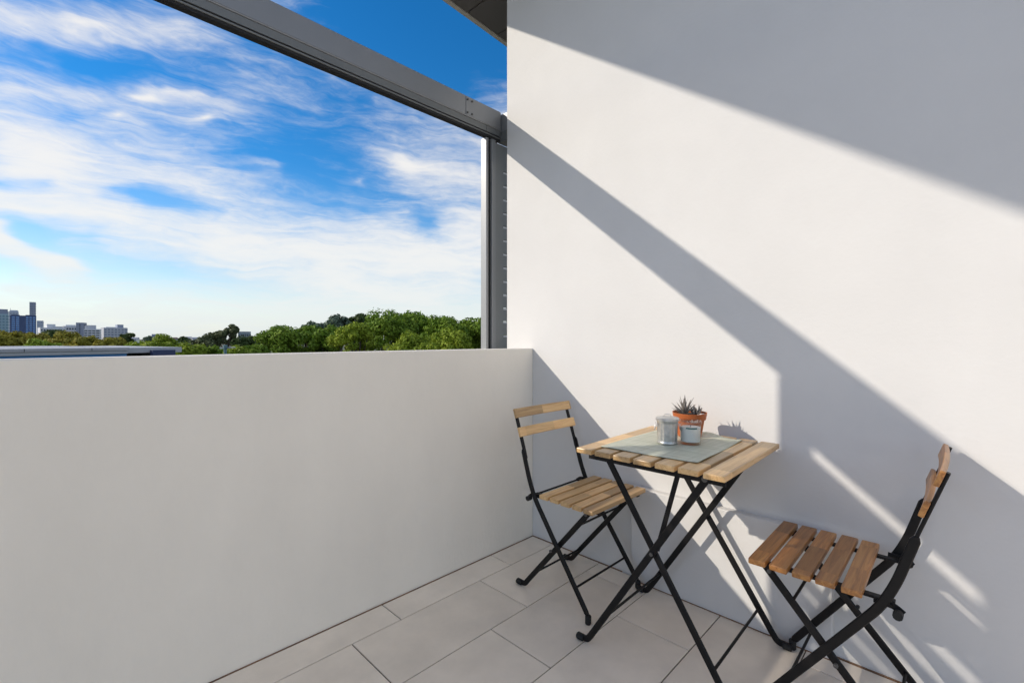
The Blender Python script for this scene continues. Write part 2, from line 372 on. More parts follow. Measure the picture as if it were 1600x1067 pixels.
def post():
    HP = 1.0385
    root = empty('guide_post', (-.335, 0, HP), 0, 'upright grey guide post standing on the parapet against the wall end', 'post')
    def B(x0, x1, y0, y1, z0, z1, n, m, bv=0.0): return MB().box(x0 + .335, x1 + .335, y0, y1, z0 - HP, z1 - HP).build(n, m, root, bevel=bv)
    T = 2.300
    B(-.360, -.312, -.074, -.056, HP, T, 'rail_flange', ALUL, .0015)
    B(-.356, -.322, -.056, -.033, HP, T - .004, 'rail_groove', DARK)
    B(-.360, -.306, -.033, -.002, HP, T, 'rail_flange', ALUL, .0015)
    B(-.352, -.322, -.002, .0755, HP, T - .006, 'side_plate', ALUP, .001)
    # slotted strip, a louvre tab in each slot, whitened as its sunlit edge
    zs = [2.130 - .0844 * k for k in range(13)]
    edges = [T - .006] + [e for z in zs for e in (z + .0085, z - .0085)] + [HP]
    for a, b in zip(edges[0::2], edges[1::2]): B(-.350, -.324, .0760, .125, b, a, 'slot_web', ALUP)
    for z in zs: B(-.346, -.328, .0765, .125, z - .0080, z + .0045, 'louvre_tab', TABM)
    B(-.350, -.324, .1255, .145, HP, T - .006, 'edge_strip', ALUP)
post()
def louvre_screen():
    HP = 1.049
    root = empty('louvre_screen', (-.335, -3.48, HP), 0, 'grey sliding slat screen beyond the left edge of the view, over the parapet', 'screen')
    def B(y0, y1, z0, z1, n, x0=-.284, x1=-.256): return MB().box(x0 + .275, x1 + .275, y0 + 3.4, y1 + 3.4, z0 - HP, z1 - HP).build(n, ALU, root)
    T = 2.298
    ya, yb = -2.05, -2.165
    B(yb, ya, HP, T, 'stile'); B(-3.05, -2.77, HP, T, 'stile')
    gaps = [(2.063, .042), (1.990, .026), (1.873, .014), (1.803, .032), (1.715, .030), (1.640, .034), (1.560, .020), (1.480, .026), (1.400, .018), (1.325, .024), (1.240, .016), (1.160, .012)]
    zt = T
    for z, g in gaps:
        z += .050
        B(-2.769, -2.166, z + g / 2, zt, 'blade', -.278, -.264); zt = z - g / 2
    B(-2.769, -2.166, HP, zt, 'blade', -.278, -.264)
louvre_screen()

# ------------------------------------------------------------------ slatted folding furniture
def slat_mesh(name, w, l, t, m, curve=0.0, tilt=0.0, bev=.003):
    """plank centred on its origin, long axis local y"""
    n = 8 if curve else 1; mb = MB(); vs = []; fs = []
    for i in range(n + 1):
        y = -l / 2 + l * i / n; dx = -curve * (1 - (2 * y / l) ** 2)
        for (x, z) in ((-w / 2, -t / 2), (w / 2, -t / 2), (w / 2, t / 2), (-w / 2, t / 2)):
            vs.append((x * math.cos(tilt) + z * math.sin(tilt) + dx, y, -x * math.sin(tilt) + z * math.cos(tilt)))
    for i in range(n):
        for j in range(4): a = i * 4 + j; b = i * 4 + (j + 1) % 4; fs.append((a, a + 4, b + 4, b))
    fs.append((0, 1, 2, 3)); fs.append(tuple(n * 4 + j for j in (3, 2, 1, 0)))
    me = mb.add(vs, fs).mesh(name, m)
    bm = bmesh.new(); bm.from_mesh(me); bmesh.ops.recalc_face_normals(bm, faces=bm.faces)
    es = [e for e in bm.edges if e.calc_face_angle(0) > 1.0]
    bmesh.ops.bevel(bm, geom=es, offset=bev, segments=2, affect='EDGES', profile=.5); bm.to_mesh(me); bm.free()
    return me

def foot_cap(parent, loc, horiz):
    if horiz: mb = MB().tube([(-.015, 0, 0), (-.012, 0, 0), (.012, 0, 0), (.015, 0, 0)], [.009, .0122, .0122, .010], 12)
    else: mb = MB().tube([(0, 0, -.016), (0, 0, -.013), (0, 0, .014), (0, 0, .017)], [.010, .0122, .0122, .0105], 12)
    mb.build('foot_cap', RUBBER, parent, smooth=True, angle=40, loc=loc)

def bolt_at(parent, loc, r=.006, l=.006):
    MB().tube([(0, -l / 2, 0), (0, l / 2, 0)], r, 10).build('pivot_bolt', BOLT, parent, loc=loc)

def chair(loc, rz, label, wood, seed):
    random.seed(seed)
    root = empty('folding_chair', loc, rz, label, 'chair', 'folding slatted chairs at the table')
    NY = (0, 1, 0)
    for s in (-1, 1):
        y = .180 * s
        lower = [(.185, y, .028), (.168, y, .052), (-.100, y, .415), (-.132, y, .485), (-.166, y, .595), (-.172, y, .615)]
        pth = fillet(lower, .06, 6)
        w = [.015 if q.z < .04 else (.012 if q.z > .61 else .023) for q in pth]
        leg = MB().sweep(pth, w, .0095, NY).build('back_leg_frame', STEEL, root, smooth=True, angle=35)
        foot_cap(leg, (.185, y, .0165), False)
        yi = y - .006 * s
        up = fillet([(-.160, yi, .575), (-.172, yi, .615), (-.2300, yi, .782)], .02, 4)
        MB().sweep(up, .0085, .018, NY).build('back_upright', STEEL, root, smooth=True, angle=35)
        ys = .162 * s
        fr = fillet([(.178, ys, .424), (-.160, ys, .038), (-.178, ys, .0150), (-.205, ys, .0145)], .018, 5)
        sl = MB().sweep(fr, .022, .0095, NY).build('seat_leg', STEEL, root, smooth=True, angle=35)
        foot_cap(sl, (-.213, ys, .0125), True)
        MB().box(-.128, .212, ys - .020 * s - .010, ys - .020 * s + .010, .4185, .4262).build('seat_rail', STEEL, root, bevel=.001)
        # hook plate that locks the seat on the back frame
        hk = fillet([(-.085, y - .012 * s, .425), (-.128, y - .012 * s, .423), (-.146, y - .012 * s, .410)], .010, 3)
        MB().sweep(hk, .016, .006, NY).build('seat_hook', STEEL, root)
        bolt_at(root, (-.005, y + .006 * s, .222)); bolt_at(root, (.165, ys + .007 * s, .412))
        MB().tube([(0, -.010, 0), (0, .010, 0)], .011, 10).build('lock_knob', RUBBER, root, loc=(-.136, y, .409))
    for (x, z, hw) in ((.117, .112, .178), (-.128, .078, .160), (.104, .345, .160), (-.118, .4235, .178)):
        MB().tube([(x, -hw, z), (x, hw, z)], .0045, 8).build('cross_rod', STEEL, root, smooth=True, angle=40)
    sw, g = .0465, .0118
    me = slat_mesh('seat_slat', sw, .386, .0175, wood)
    for k in range(5):
        x = -.063 + sw / 2 + k * (sw + g)
        link('seat_slat', me, root, (x, random.uniform(-.0015, .0015), .4355), (0, 0, random.uniform(-.006, .006)))
    tl = math.atan2(.0615, .177)
    mb = slat_mesh('back_slat', .042, .384, .0125, wood, curve=.0055, tilt=math.pi / 2 - tl)
    for z in (.768, .688):
        f = -.172 - (z - .615) * .0615 / .177 + .0115
        link('back_slat', mb, root, (f, 0, z))
    return root

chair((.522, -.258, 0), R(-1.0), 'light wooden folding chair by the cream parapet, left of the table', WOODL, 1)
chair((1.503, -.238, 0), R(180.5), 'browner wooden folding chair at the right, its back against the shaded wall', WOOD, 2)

def table():
    random.seed(5)
    root = empty('folding_table', (1.0215, -.327, 0), R(.8), 'square slatted wooden folding table with black crossed legs', 'table')
    NY = (0, 1, 0); sw, g = .0625, .0122
    me = slat_mesh('table_slat', sw, .545, .0175, WOODL)
    for k in range(7):
        x = -.2552 + sw / 2 + k * (sw + g)
        link('table_slat', me, root, (x, random.uniform(-.002, .002), .7115 - random.uniform(0, .0006)), (0, 0, random.uniform(-.004, .004)))
    for y0 in (-.198, .238):
        sg = -1 if y0 < 0 else 1
        MB().box(-.244, .244 if sg < 0 else .19, y0 - .012, y0 + .012, .6915, .7020).build('top_rail', STEEL, root, bevel=.001)
        MB().box(-.244, .236 if sg < 0 else .19, y0 + .012 * sg - .002, y0 + .012 * sg + .002, .672, .6912).build('rail_lip', STEEL, root)
        for s in (-1, 1):
            y = y0 + s * .0060
            p = fillet([(-.183 * s, y, .690), (.242 * s, y, .034), (.256 * s, y, .0155), (.278 * s, y, .0150)], .016, 5)
            lg = MB().sweep(p, .0225, .0095, NY).build('leg', STEEL, root, smooth=True, angle=35)
            foot_cap(lg, (.286 * s, y, .0126), True)
        bolt_at(root, (0.0, y0 + .012 * sg, .404)); bolt_at(root, (.175, y0 + .014 * sg, .683), .009, .006)
    for x, z in ((.193, .112), (-.193, .112), (.172, .668), (-.172, .668)):
        MB().tube([(x, -.195, z), (x, .238, z)], .0048, 8).build('cross_rod', STEEL, root, smooth=True, angle=40)
    MB().sweep([(.082, -.180, .69), (.006, -.180, .41)], .016, .006, NY).build('stay_bar', STEEL, root)
table()

# ------------------------------------------------------------------ things on the table
TZ = .7205
def place_mat():
    n = 40; cor = [Vector((.829, -.540, 0)), Vector((1.172, -.521, 0)), Vector((1.160, -.100, 0)), Vector((.832, -.112, 0))]
    vs = []; fs = []
    for side in (0, 1):
        for j in range(n + 1):
            for i in range(n + 1):
                u, v = i / n, j / n
                q = (cor[0] * (1 - u) + cor[1] * u) * (1 - v) + (cor[3] * (1 - u) + cor[2] * u) * v
                e = max(0, (v - .80) / .20); z = .014 * e ** 2 * math.exp(-((u - .62) / .16) ** 2)
                z += .0028 * max(0, (u - .90) / .10) * (.5 + .5 * math.sin(v * 7 + .6))
                z += .0006 * (math.sin(u * 9 + v * 4) + 1)
                vs.append((q.x, q.y, TZ + z + .0003 + (.0012 if side else 0)))
    M = (n + 1) ** 2
    for j in range(n):
        for i in range(n):
            a = j * (n + 1) + i; fs.append((a, a + n + 1, a + n + 2, a + 1)); fs.append((M + a, M + a + 1, M + a + n + 2, M + a + n + 1))
    b = [i for i in range(n + 1)] + [k * (n + 1) + n for k in range(1, n + 1)] + [n * (n + 1) + i for i in range(n - 1, -1, -1)] + [k * (n + 1) for k in range(n - 1, 0, -1)]
    for a, c in zip(b, b[1:] + b[:1]): fs.append((a, c, c + M, a + M))
    m = bpy.data.materials.new('sage_weave'); m.use_nodes = True; nt = m.node_tree; N = nt.nodes; L = nt.links; bs = N['Principled BSDF']
    tc = N.new('ShaderNodeTexCoord')
    def wave(rot, sc):
        mp = N.new('ShaderNodeMapping'); mp.inputs['Rotation'].default_value = (0, 0, rot); L.new(tc.outputs['Object'], mp.inputs[0])
        st = N.new('ShaderNodeMapping'); st.inputs['Scale'].default_value = (sc, 6, 1); L.new(mp.outputs[0], st.inputs[0])
        w = N.new('ShaderNodeTexNoise'); w.inputs['Scale'].default_value = 1; w.inputs['Detail'].default_value = 3; L.new(st.outputs[0], w.inputs['Vector']); return w.outputs['Fac']
    a = wave(0, 90); b2 = wave(R(90), 90)
    ad = N.new('ShaderNodeMath'); ad.operation = 'ADD'; L.new(a, ad.inputs[0]); L.new(b2, ad.inputs[1])
    r = N.new('ShaderNodeValToRGB'); r.color_ramp.elements[0].position = .38; r.color_ramp.elements[0].color = (.45, .47, .36, 1); r.color_ramp.elements[1].position = .65; r.color_ramp.elements[1].color = (.62, .63, .52, 1)
    hl = N.new('ShaderNodeMath'); hl.operation = 'MULTIPLY'; hl.inputs[1].default_value = .5; L.new(ad.outputs[0], hl.inputs[0]); L.new(hl.outputs[0], r.inputs[0]); L.new(r.outputs[0], bs.inputs['Base Color']); bs.inputs['Roughness'].default_value = .5
    bp = N.new('ShaderNodeBump'); bp.inputs['Strength'].default_value = .2; bp.inputs['Distance'].default_value = .001; L.new(ad.outputs[0], bp.inputs['Height']); L.new(bp.outputs[0], bs.inputs['Normal'])
    o = MB().add(vs, fs).build('place_mat', m, smooth=True)
    tag(o, 'sage green woven place mat lying on the wooden table', 'place mat')
place_mat()
MZ = TZ + .0032

def tin_bin():
    g = mat('galvanised_tin', (.74, .73, .71), .36, metal=.8, col2=(.50, .50, .49), vscale=55, bump=.04, bscale=70)
    root = empty('tin_bin', (.978, -.334, MZ), R(20), 'miniature galvanised dustbin with lid on the place mat', 'tin')
    prof = [(.034, 0), (.0355, .001), (.0360, .006), (.0345, .008), (.0345, .010)] + [(.0345 + .0022 * k / 10, .010 + .066 * k / 10) for k in range(11)] + [(.0375, .079), (.0390, .081), (.0390, .085), (.0375, .087)]
    def wob(i, j): return -.0018 * (0.5 + .5 * math.cos(2 * math.pi * j / 6)) if 5 <= i <= 14 else 0
    MB().lathe(prof, 96, wob).build('body', g, root, smooth=True, angle=50)
    lid = MB().lathe([(.0405, .0830), (.0415, .0835), (.0415, .0905), (.0400, .0920), (.036, .0930), (.030, .0945), (.018, .0962), (.0001, .0966)], 64).build('lid', g, root, smooth=True, angle=40)
    MB().tube(fillet([(-.012, 0, .0955), (-.0115, 0, .1035), (.0115, 0, .1035), (.012, 0, .0955)], .005, 5), .0014, 8).build('lid_handle', g, lid, smooth=True)
    for k, a in enumerate((R(195), R(15))):
        c, s = math.cos(a), math.sin(a); pts = []
        for i in range(15):
            t = -math.pi / 2 + math.pi * i / 14; yy = .015 * math.sin(t); dz = -.026 * math.cos(t)
            rr = .0395 + .006 * math.cos(t); pts.append((rr * c - yy * s, rr * s + yy * c, .072 + dz))
        MB().tube(pts, .0012, 8).build('side_handle', g, root, smooth=True)
tin_bin()

def candle():
    gl = bpy.data.materials.new('clear_glass'); gl.use_nodes = True; N = gl.node_tree.nodes; L = gl.node_tree.links; N.clear()
    tr = N.new('ShaderNodeBsdfTransparent'); tr.inputs[0].default_value = (.985, .99, .985, 1); gs = N.new('ShaderNodeBsdfGlossy'); gs.inputs['Roughness'].default_value = .03
    lw = N.new('ShaderNodeLayerWeight'); lw.inputs['Blend'].default_value = .5; pw = N.new('ShaderNodeMath'); pw.operation = 'POWER'; pw.inputs[1].default_value = 4; L.new(lw.outputs['Facing'], pw.inputs[0]); fr = N.new('ShaderNodeMath'); fr.operation = 'MULTIPLY_ADD'; fr.inputs[1].default_value = .6; fr.inputs[2].default_value = .05; L.new(pw.outputs[0], fr.inputs[0]); ms = N.new('ShaderNodeMixShader'); o = N.new('ShaderNodeOutputMaterial')
    L.new(fr.outputs[0], ms.inputs[0]); L.new(tr.outputs[0], ms.inputs[1]); L.new(gs.outputs[0], ms.inputs[2]); L.new(ms.outputs[0], o.inputs['Surface'])
    wax = mat('white_wax', (.88, .87, .83), .5, var=.02)
    root = empty('candle_jar', (1.0435, -.288, MZ), 0, 'white candle in a clear glass jar with glass lid beside the dustbin', 'candle')
    MB().lathe([(.0001, 0), (.033, 0), (.0355, .002), (.0360, .006), (.0360, .072), (.0348, .072), (.0342, .014), (.0335, .0095), (.0001, .0090)], 56).build('jar', gl, root, smooth=True, angle=50)
    w = MB().lathe([(.0001, .0096), (.0330, .0102), (.0336, .014), (.0342, .060), (.0300, .0595), (.0001, .0590)], 48).build('wax', wax, root, smooth=True, angle=50)
    MB().tube([(0, 0, .0590), (.001, 0, .067)], .0009, 6).build('wick', DARK, w)
    MB().lathe([(.0330, .0725), (.0385, .0728), (.0390, .0760), (.0390, .0815), (.0375, .0840), (.0001, .0845), (.0001, .0815), (.0335, .0795)], 56).build('glass_lid', gl, root, smooth=True, angle=50)
    # teal label band on the jar, facing the viewer
    a0 = math.atan2(CAM.y + .288, CAM.x - 1.0435); vs = []; n = 14
    for i in range(n + 1):
        a = a0 - .55 + 1.1 * i / n + .12
        for z in (.0575, .0625): vs.append((.03625 * math.cos(a), .03625 * math.sin(a), z))
    MB().add(vs, [(2 * i, 2 * i + 2, 2 * i + 3, 2 * i + 1) for i in range(n)]).build('label_band', mat('teal_label', (.03, .16, .16), .6), root, smooth=True)
candle()

def plant():
    random.seed(11)
    root = empty('potted_succulent', (.9853, -.1658, MZ - .001), 0, 'spiky succulent in a terracotta coloured pot behind the candle', 'plant')
    pm = mat('orange_pot', (.50, .125, .035), .48, var=.06, vscale=20)
    pot = MB().lathe([(.0001, 0), (.040, 0), (.0435, .003), (.0545, .066), (.0555, .068), (.0600, .0685), (.0640, .0915), (.0645, .0935), (.0625, .0935), (.0600, .075), (.0001, .073)], 64).build('pot', pm, root, smooth=True, angle=35)
    MB().lathe([(.0600, .0820), (.045, .0850), (.02, .0835), (.0001, .0850)], 40, lambda i, j: 0).build('soil', mat('potting_mix', (.06, .045, .032), .95, col2=(.16, .13, .10), vscale=160, bump=.6, bscale=200), root)
    lm = mat('succulent_leaf', (.12, .105, .085), .5, col2=(.34, .30, .28), vscale=90, stretch=(1, 1, 2.2), randv=.2)
    def leaf(c, az, tilt, ln, w, curl):
        n = 8; vs = []; fs = []; hd = Vector((math.cos(az), math.sin(az), 0)); sd_ = Vector((-math.sin(az), math.cos(az), 0)); pos = Vector(c); th = tilt
        for i in range(n + 1):
            t = i / n; d = hd * math.sin(th) + Vector((0, 0, 1)) * math.cos(th); nrm = d.cross(sd_)
            ww = w * (1 - t ** 1.6) * (.75 + .5 * min(1, t * 4)) * .5 + .0003; dep = ww * .55
            vs += [pos + sd_ * ww, pos + nrm * dep, pos - sd_ * ww, pos - nrm * dep * .35]
            pos = pos + d * (ln / n); th += curl / n
        for i in range(n):
            for j in range(4): a = i * 4 + j; b = i * 4 + (j + 1) % 4; fs.append((a, b, b + 4, a + 4))
        fs.append((3, 2, 1, 0)); fs.append(tuple(n * 4 + j for j in range(4)))
        MB().add(vs, fs).build('leaf', lm, root, smooth=True)
    view = math.atan2(RT.y, RT.x)                   # direction that points right in the photograph
    ca = Vector((math.cos(view), math.sin(view), 0))
    c1 = ca * -.018 + Vector((0, 0, .083))
    for k in range(16):
        leaf(c1 + Vector((random.uniform(-.006, .006), random.uniform(-.006, .006), 0)), k * 2.4 + random.uniform(-.3, .3), .12 + .062 * k + random.uniform(-.1, .1), random.uniform(.055, .074), random.uniform(.0105, .0145), random.uniform(-.25, .25))
    leaf(c1, view + math.pi + .2, 1.15, .066, .012, -.1); leaf(c1, view + math.pi - .5, .85, .070, .012, .05); leaf(c1, view - .1, .42, .078, .013, .1); leaf(c1, view + math.pi, .30, .076, .013, -.1); leaf(c1, view + 1.4, .05, .078, .013, 0); leaf(c1, view + .6, .55, .070, .012, .1)
    c2 = ca * .024 + Vector((0, 0, .083))
    for k in range(20):
        leaf(c2 + Vector((random.uniform(-.012, .012), random.uniform(-.012, .012), 0)), k * 2.4, .15 + .042 * k + random.uniform(-.1, .1), random.uniform(.026, .042), random.uniform(.009, .013), random.uniform(-.3, .1))
    st = mat('white_pebble', (.62, .60, .57), .7, var=.1)
    for (u, v, r) in ((.034, -.030, .008), (.046, -.018, .006), (.020, -.038, .006)):
        mb = MB().lathe([(.0001, -r * .7), (r * .8, -r * .45), (r, 0), (r * .75, r * .5), (.0001, r * .7)], 12)
        pp = ca * u + Vector((-ca.y, ca.x, 0)) * v
        mb.build('pebble', st, root, smooth=True, loc=(pp.x, pp.y, .087))
plant()

# ------------------------------------------------------------------ neighbouring roof and pole
def neighbour():
    a = Vector((-21.71, -2.84, 0)); b = Vector((-22.43, .46, 0)); u = (b - a).normalized(); rz = math.atan2(u.y, u.x)
    root = empty('neighbour_building', (a.x, a.y, GZ), rz, 'flat grey roofed building with a blue wall strip beyond the parapet', 'building')
    grey = mat('roof_flashing', (.40, .39, .41), .5, var=.05, vscale=1.2); grey2 = mat('roof_fascia', (.46, .455, .47), .55, var=.05, vscale=1.5)
    blue = mat('blue_wall', (.02, .18, .42), .5, var=.08); ind = mat('indigo_box', (.035, .05, .12), .6, var=.1)
    L0 = -GZ; e = (b - a).length
    def B(x0, x1, y0, y1, z0, z1, n, m): return MB().box(x0, x1, y0, y1, z0 + L0, z1 + L0).build(n, m, root)
    B(-9, e, .12, 9, -11, .510, 'wall', blue)
    B(-9, e + .03, .05, 9, .515, .63, 'lower_fascia', grey2)
    B(-9, e + .06, 0, 9.05, .64, .75, 'roof_capping', grey)
    for k in range(7): B(-8.2 + k * 1.75, -8.185 + k * 1.75, -.006, .001, .645, .749, 'capping_joint', DARK)
    B(e + .07, e + 2.0, .40, 8, .52, .735, 'rear_capping', grey2)
    B(e + .04, e + 1.2, .9, 8, -11, .515, 'rear_wall', DARK)
    MB().box(e + .85, e + 1.65, .1, .38, .34 + L0, .63 + L0).build('roof_box', ind, root, bevel=.01)
neighbour()
def pole():
    p = at(352, 554, 24); root = empty('vent_pole', (p.x, p.y, GZ), YAW, 'teal capped pole with a thin crossarm in front of the trees', 'pole')
    teal = mat('teal_metal', (.10, .20, .22), .5, var=.15); gal = mat('pole_galvanised', (.33, .36, .38), .5, metal=.4)
    zt = at(352, 539, 24).z - GZ
    MB().tube([(0, 0, 0), (0, 0, zt - .22)], .07, 12).build('shaft', teal, root, smooth=True, angle=40)
    MB().tube([(0, 0, zt - .22), (0, 0, zt - .2), (0, 0, zt - .02), (0, 0, zt)], [.075, .10, .10, .07], 14).build('cap', teal, root, smooth=True, angle=40)
    z = at(352, 543.5, 24).z - GZ
    MB().tube([(-.18, 0, z), (.52, 0, z + .02)], .028, 8).build('crossarm', gal, root)
    MB().box(-.26, -.10, -.05, .05, z - .05, z + .03).build('junction_box', gal, root)
pole()

# ------------------------------------------------------------------ trees
def leaf_mat(name, c1, c2):
    m = bpy.data.materials.new(name); m.use_nodes = True; nt = m.node_tree; N = nt.nodes; L = nt.links; N.clear()
    tc = N.new('ShaderNodeTexCoord'); n = N.new('ShaderNodeTexNoise'); n.inputs['Scale'].default_value = .55; n.inputs['Detail'].default_value = 6; n.inputs['Roughness'].default_value = .75; L.new(tc.outputs['Object'], n.inputs['Vector'])
    mr = N.new('ShaderNodeMapRange'); mr.inputs['From Min'].default_value = .32; mr.inputs['From Max'].default_value = .68; L.new(n.outputs['Fac'], mr.inputs['Value'])
    mx = N.new('ShaderNodeMix'); mx.data_type = 'RGBA'; L.new(mr.outputs[0], mx.inputs['Factor']); mx.inputs['A'].default_value = (*c1, 1); mx.inputs['B'].default_value = (*c2, 1)
    d = N.new('ShaderNodeBsdfPrincipled'); d.inputs['Roughness'].default_value = .55; d.inputs['Specular IOR Level'].default_value = .12; t = N.new('ShaderNodeBsdfTranslucent')
    L.new(mx.outputs['Result'], d.inputs['Base Color']); L.new(mx.outputs['Result'], t.inputs['Color'])
    ms = N.new('ShaderNodeMixShader'); ms.inputs[0].default_value = .18; L.new(d.outputs[0], ms.inputs[1]); L.new(t.outputs[0], ms.inputs[2])
    o = N.new('ShaderNodeOutputMaterial'); L.new(ms.outputs[0], o.inputs['Surface']); return m
LM = dict(fig=leaf_mat('fig_leaf', (0.098, 0.194, 0.023), (0.221, 0.311, 0.040)), bright=leaf_mat('bright_leaf', (0.161, 0.251, 0.026), (0.335, 0.396, 0.049)),
          dark=leaf_mat('dark_leaf', (0.043, 0.079, 0.026), (0.109, 0.148, 0.049)), olive=leaf_mat('olive_leaf', (0.201, 0.192, 0.034), (0.446, 0.377, 0.062)),
          gum=leaf_mat('gum_leaf', (0.073, 0.098, 0.046), (0.180, 0.195, 0.098)), blue=leaf_mat('grey_leaf', (0.090, 0.136, 0.090), (0.181, 0.236, 0.164)))
BARK = mat('bark', (.09, .07, .05), .9, var=.3, vscale=2)
def crown_mesh(rng, rx, rz, nl, leaves, ls, m, sparse=False):
    """leaf quads spread over clumps that fill an uneven dome"""
    k = nl; d = rng.normal(size=(k, 3)); d /= np.linalg.norm(d, axis=1)[:, None]; d[:, 2] = np.where(d[:, 2] < -.35, -d[:, 2], d[:, 2])
    rad = rng.uniform(.45, 1.08, k) ** .7
    if sparse: rad = rng.uniform(.35, 1.05, k)
    cen = d * rad[:, None] * np.array([rx * .82, rx * .82, rz * .82])
    cr = rx * rng.uniform(.11, .29, k) * (.72 if sparse else 1)
    idx = rng.choice(k, leaves, p=(cr ** 2) / (cr ** 2).sum())
    v = rng.normal(size=(leaves, 3)); v /= np.linalg.norm(v, axis=1)[:, None]
    rr = cr[idx] * (1 + rng.normal(0, .13, leaves)) * np.where(rng.random(leaves) < .2, rng.uniform(.4, 1, leaves), 1)
    pos = cen[idx] + v * rr[:, None] * np.array([1, 1, .82])
    nrm = v * 1.3 + rng.normal(0, .55, (leaves, 3)); nrm[:, 2] += .15; nrm /= np.linalg.norm(nrm, axis=1)[:, None]
    ref = rng.normal(size=(leaves, 3)); a = np.cross(nrm, ref); a /= np.linalg.norm(a, axis=1)[:, None] + 1e-9; b = np.cross(nrm, a)
    s = (ls * rng.uniform(.6, 1.35, leaves))[:, None]
    q = np.stack([pos - a * s * .75, pos - b * s * .36 + nrm * s * .08, pos + a * s * .75, pos + b * s * .36 + nrm * s * .08], 1).reshape(-1, 3)
    me = bpy.data.meshes.new('crown'); me.vertices.add(len(q)); me.vertices.foreach_set('co', q.astype(np.float32).ravel())
    me.loops.add(leaves * 4); me.loops.foreach_set('vertex_index', np.arange(leaves * 4, dtype=np.int32))
    me.polygons.add(leaves); me.polygons.foreach_set('loop_start', np.arange(leaves, dtype=np.int32) * 4); me.update(calc_edges=True); me.validate()
    me.materials.append(m); return me, cen
def tree(px, top, D, rw, kind, label, seed, leaves=7500, aspect=1.0, name='broadleaf_tree', group='trees beyond the parapet', sparse=False, nl=62):
    rng = np.random.default_rng(seed); rnd = random.Random(seed)
    rw *= 1.0 if (sparse or leaves < 2000) else 1.14
    r = rw * D / FPX; rz = r * aspect; p = at(px, top, D); zc = p.z - rz * .87
    root = empty(name, (p.x, p.y, GZ), rnd.uniform(0, 6.28), label, 'tree', group)
    me, cen = crown_mesh(rng, r, rz, nl, leaves, max(.16, D * .0046), LM[kind], sparse)
    link('crown', me, root, (0, 0, zc - GZ))
    h = zc - GZ; tr = max(.12, r * .075)
    w = lambda: rnd.uniform(-.15, .15) * r
    x1, y1 = w(), w()
    trunk = MB().tube([(0, 0, -.1), (x1 * .4, y1 * .4, h * .45), (x1, y1, h * .8), (x1, y1, h + rz * .2)], [tr * 1.5, tr * 1.05, tr * .85, tr * .35], 10)
    for c in cen[np.argsort(-np.linalg.norm(cen, axis=1))[:9]]:
        trunk.tube([(x1 * .8, y1 * .8, h * .72), (x1 + c[0] * .45, y1 + c[1] * .45, h * .9 + c[2] * .3), (c[0] * .95, c[1] * .95, h + c[2] * .95)], [tr * .55, tr * .33, tr * .1], 6)
    trunk.build('trunk', BARK, root, smooth=True)
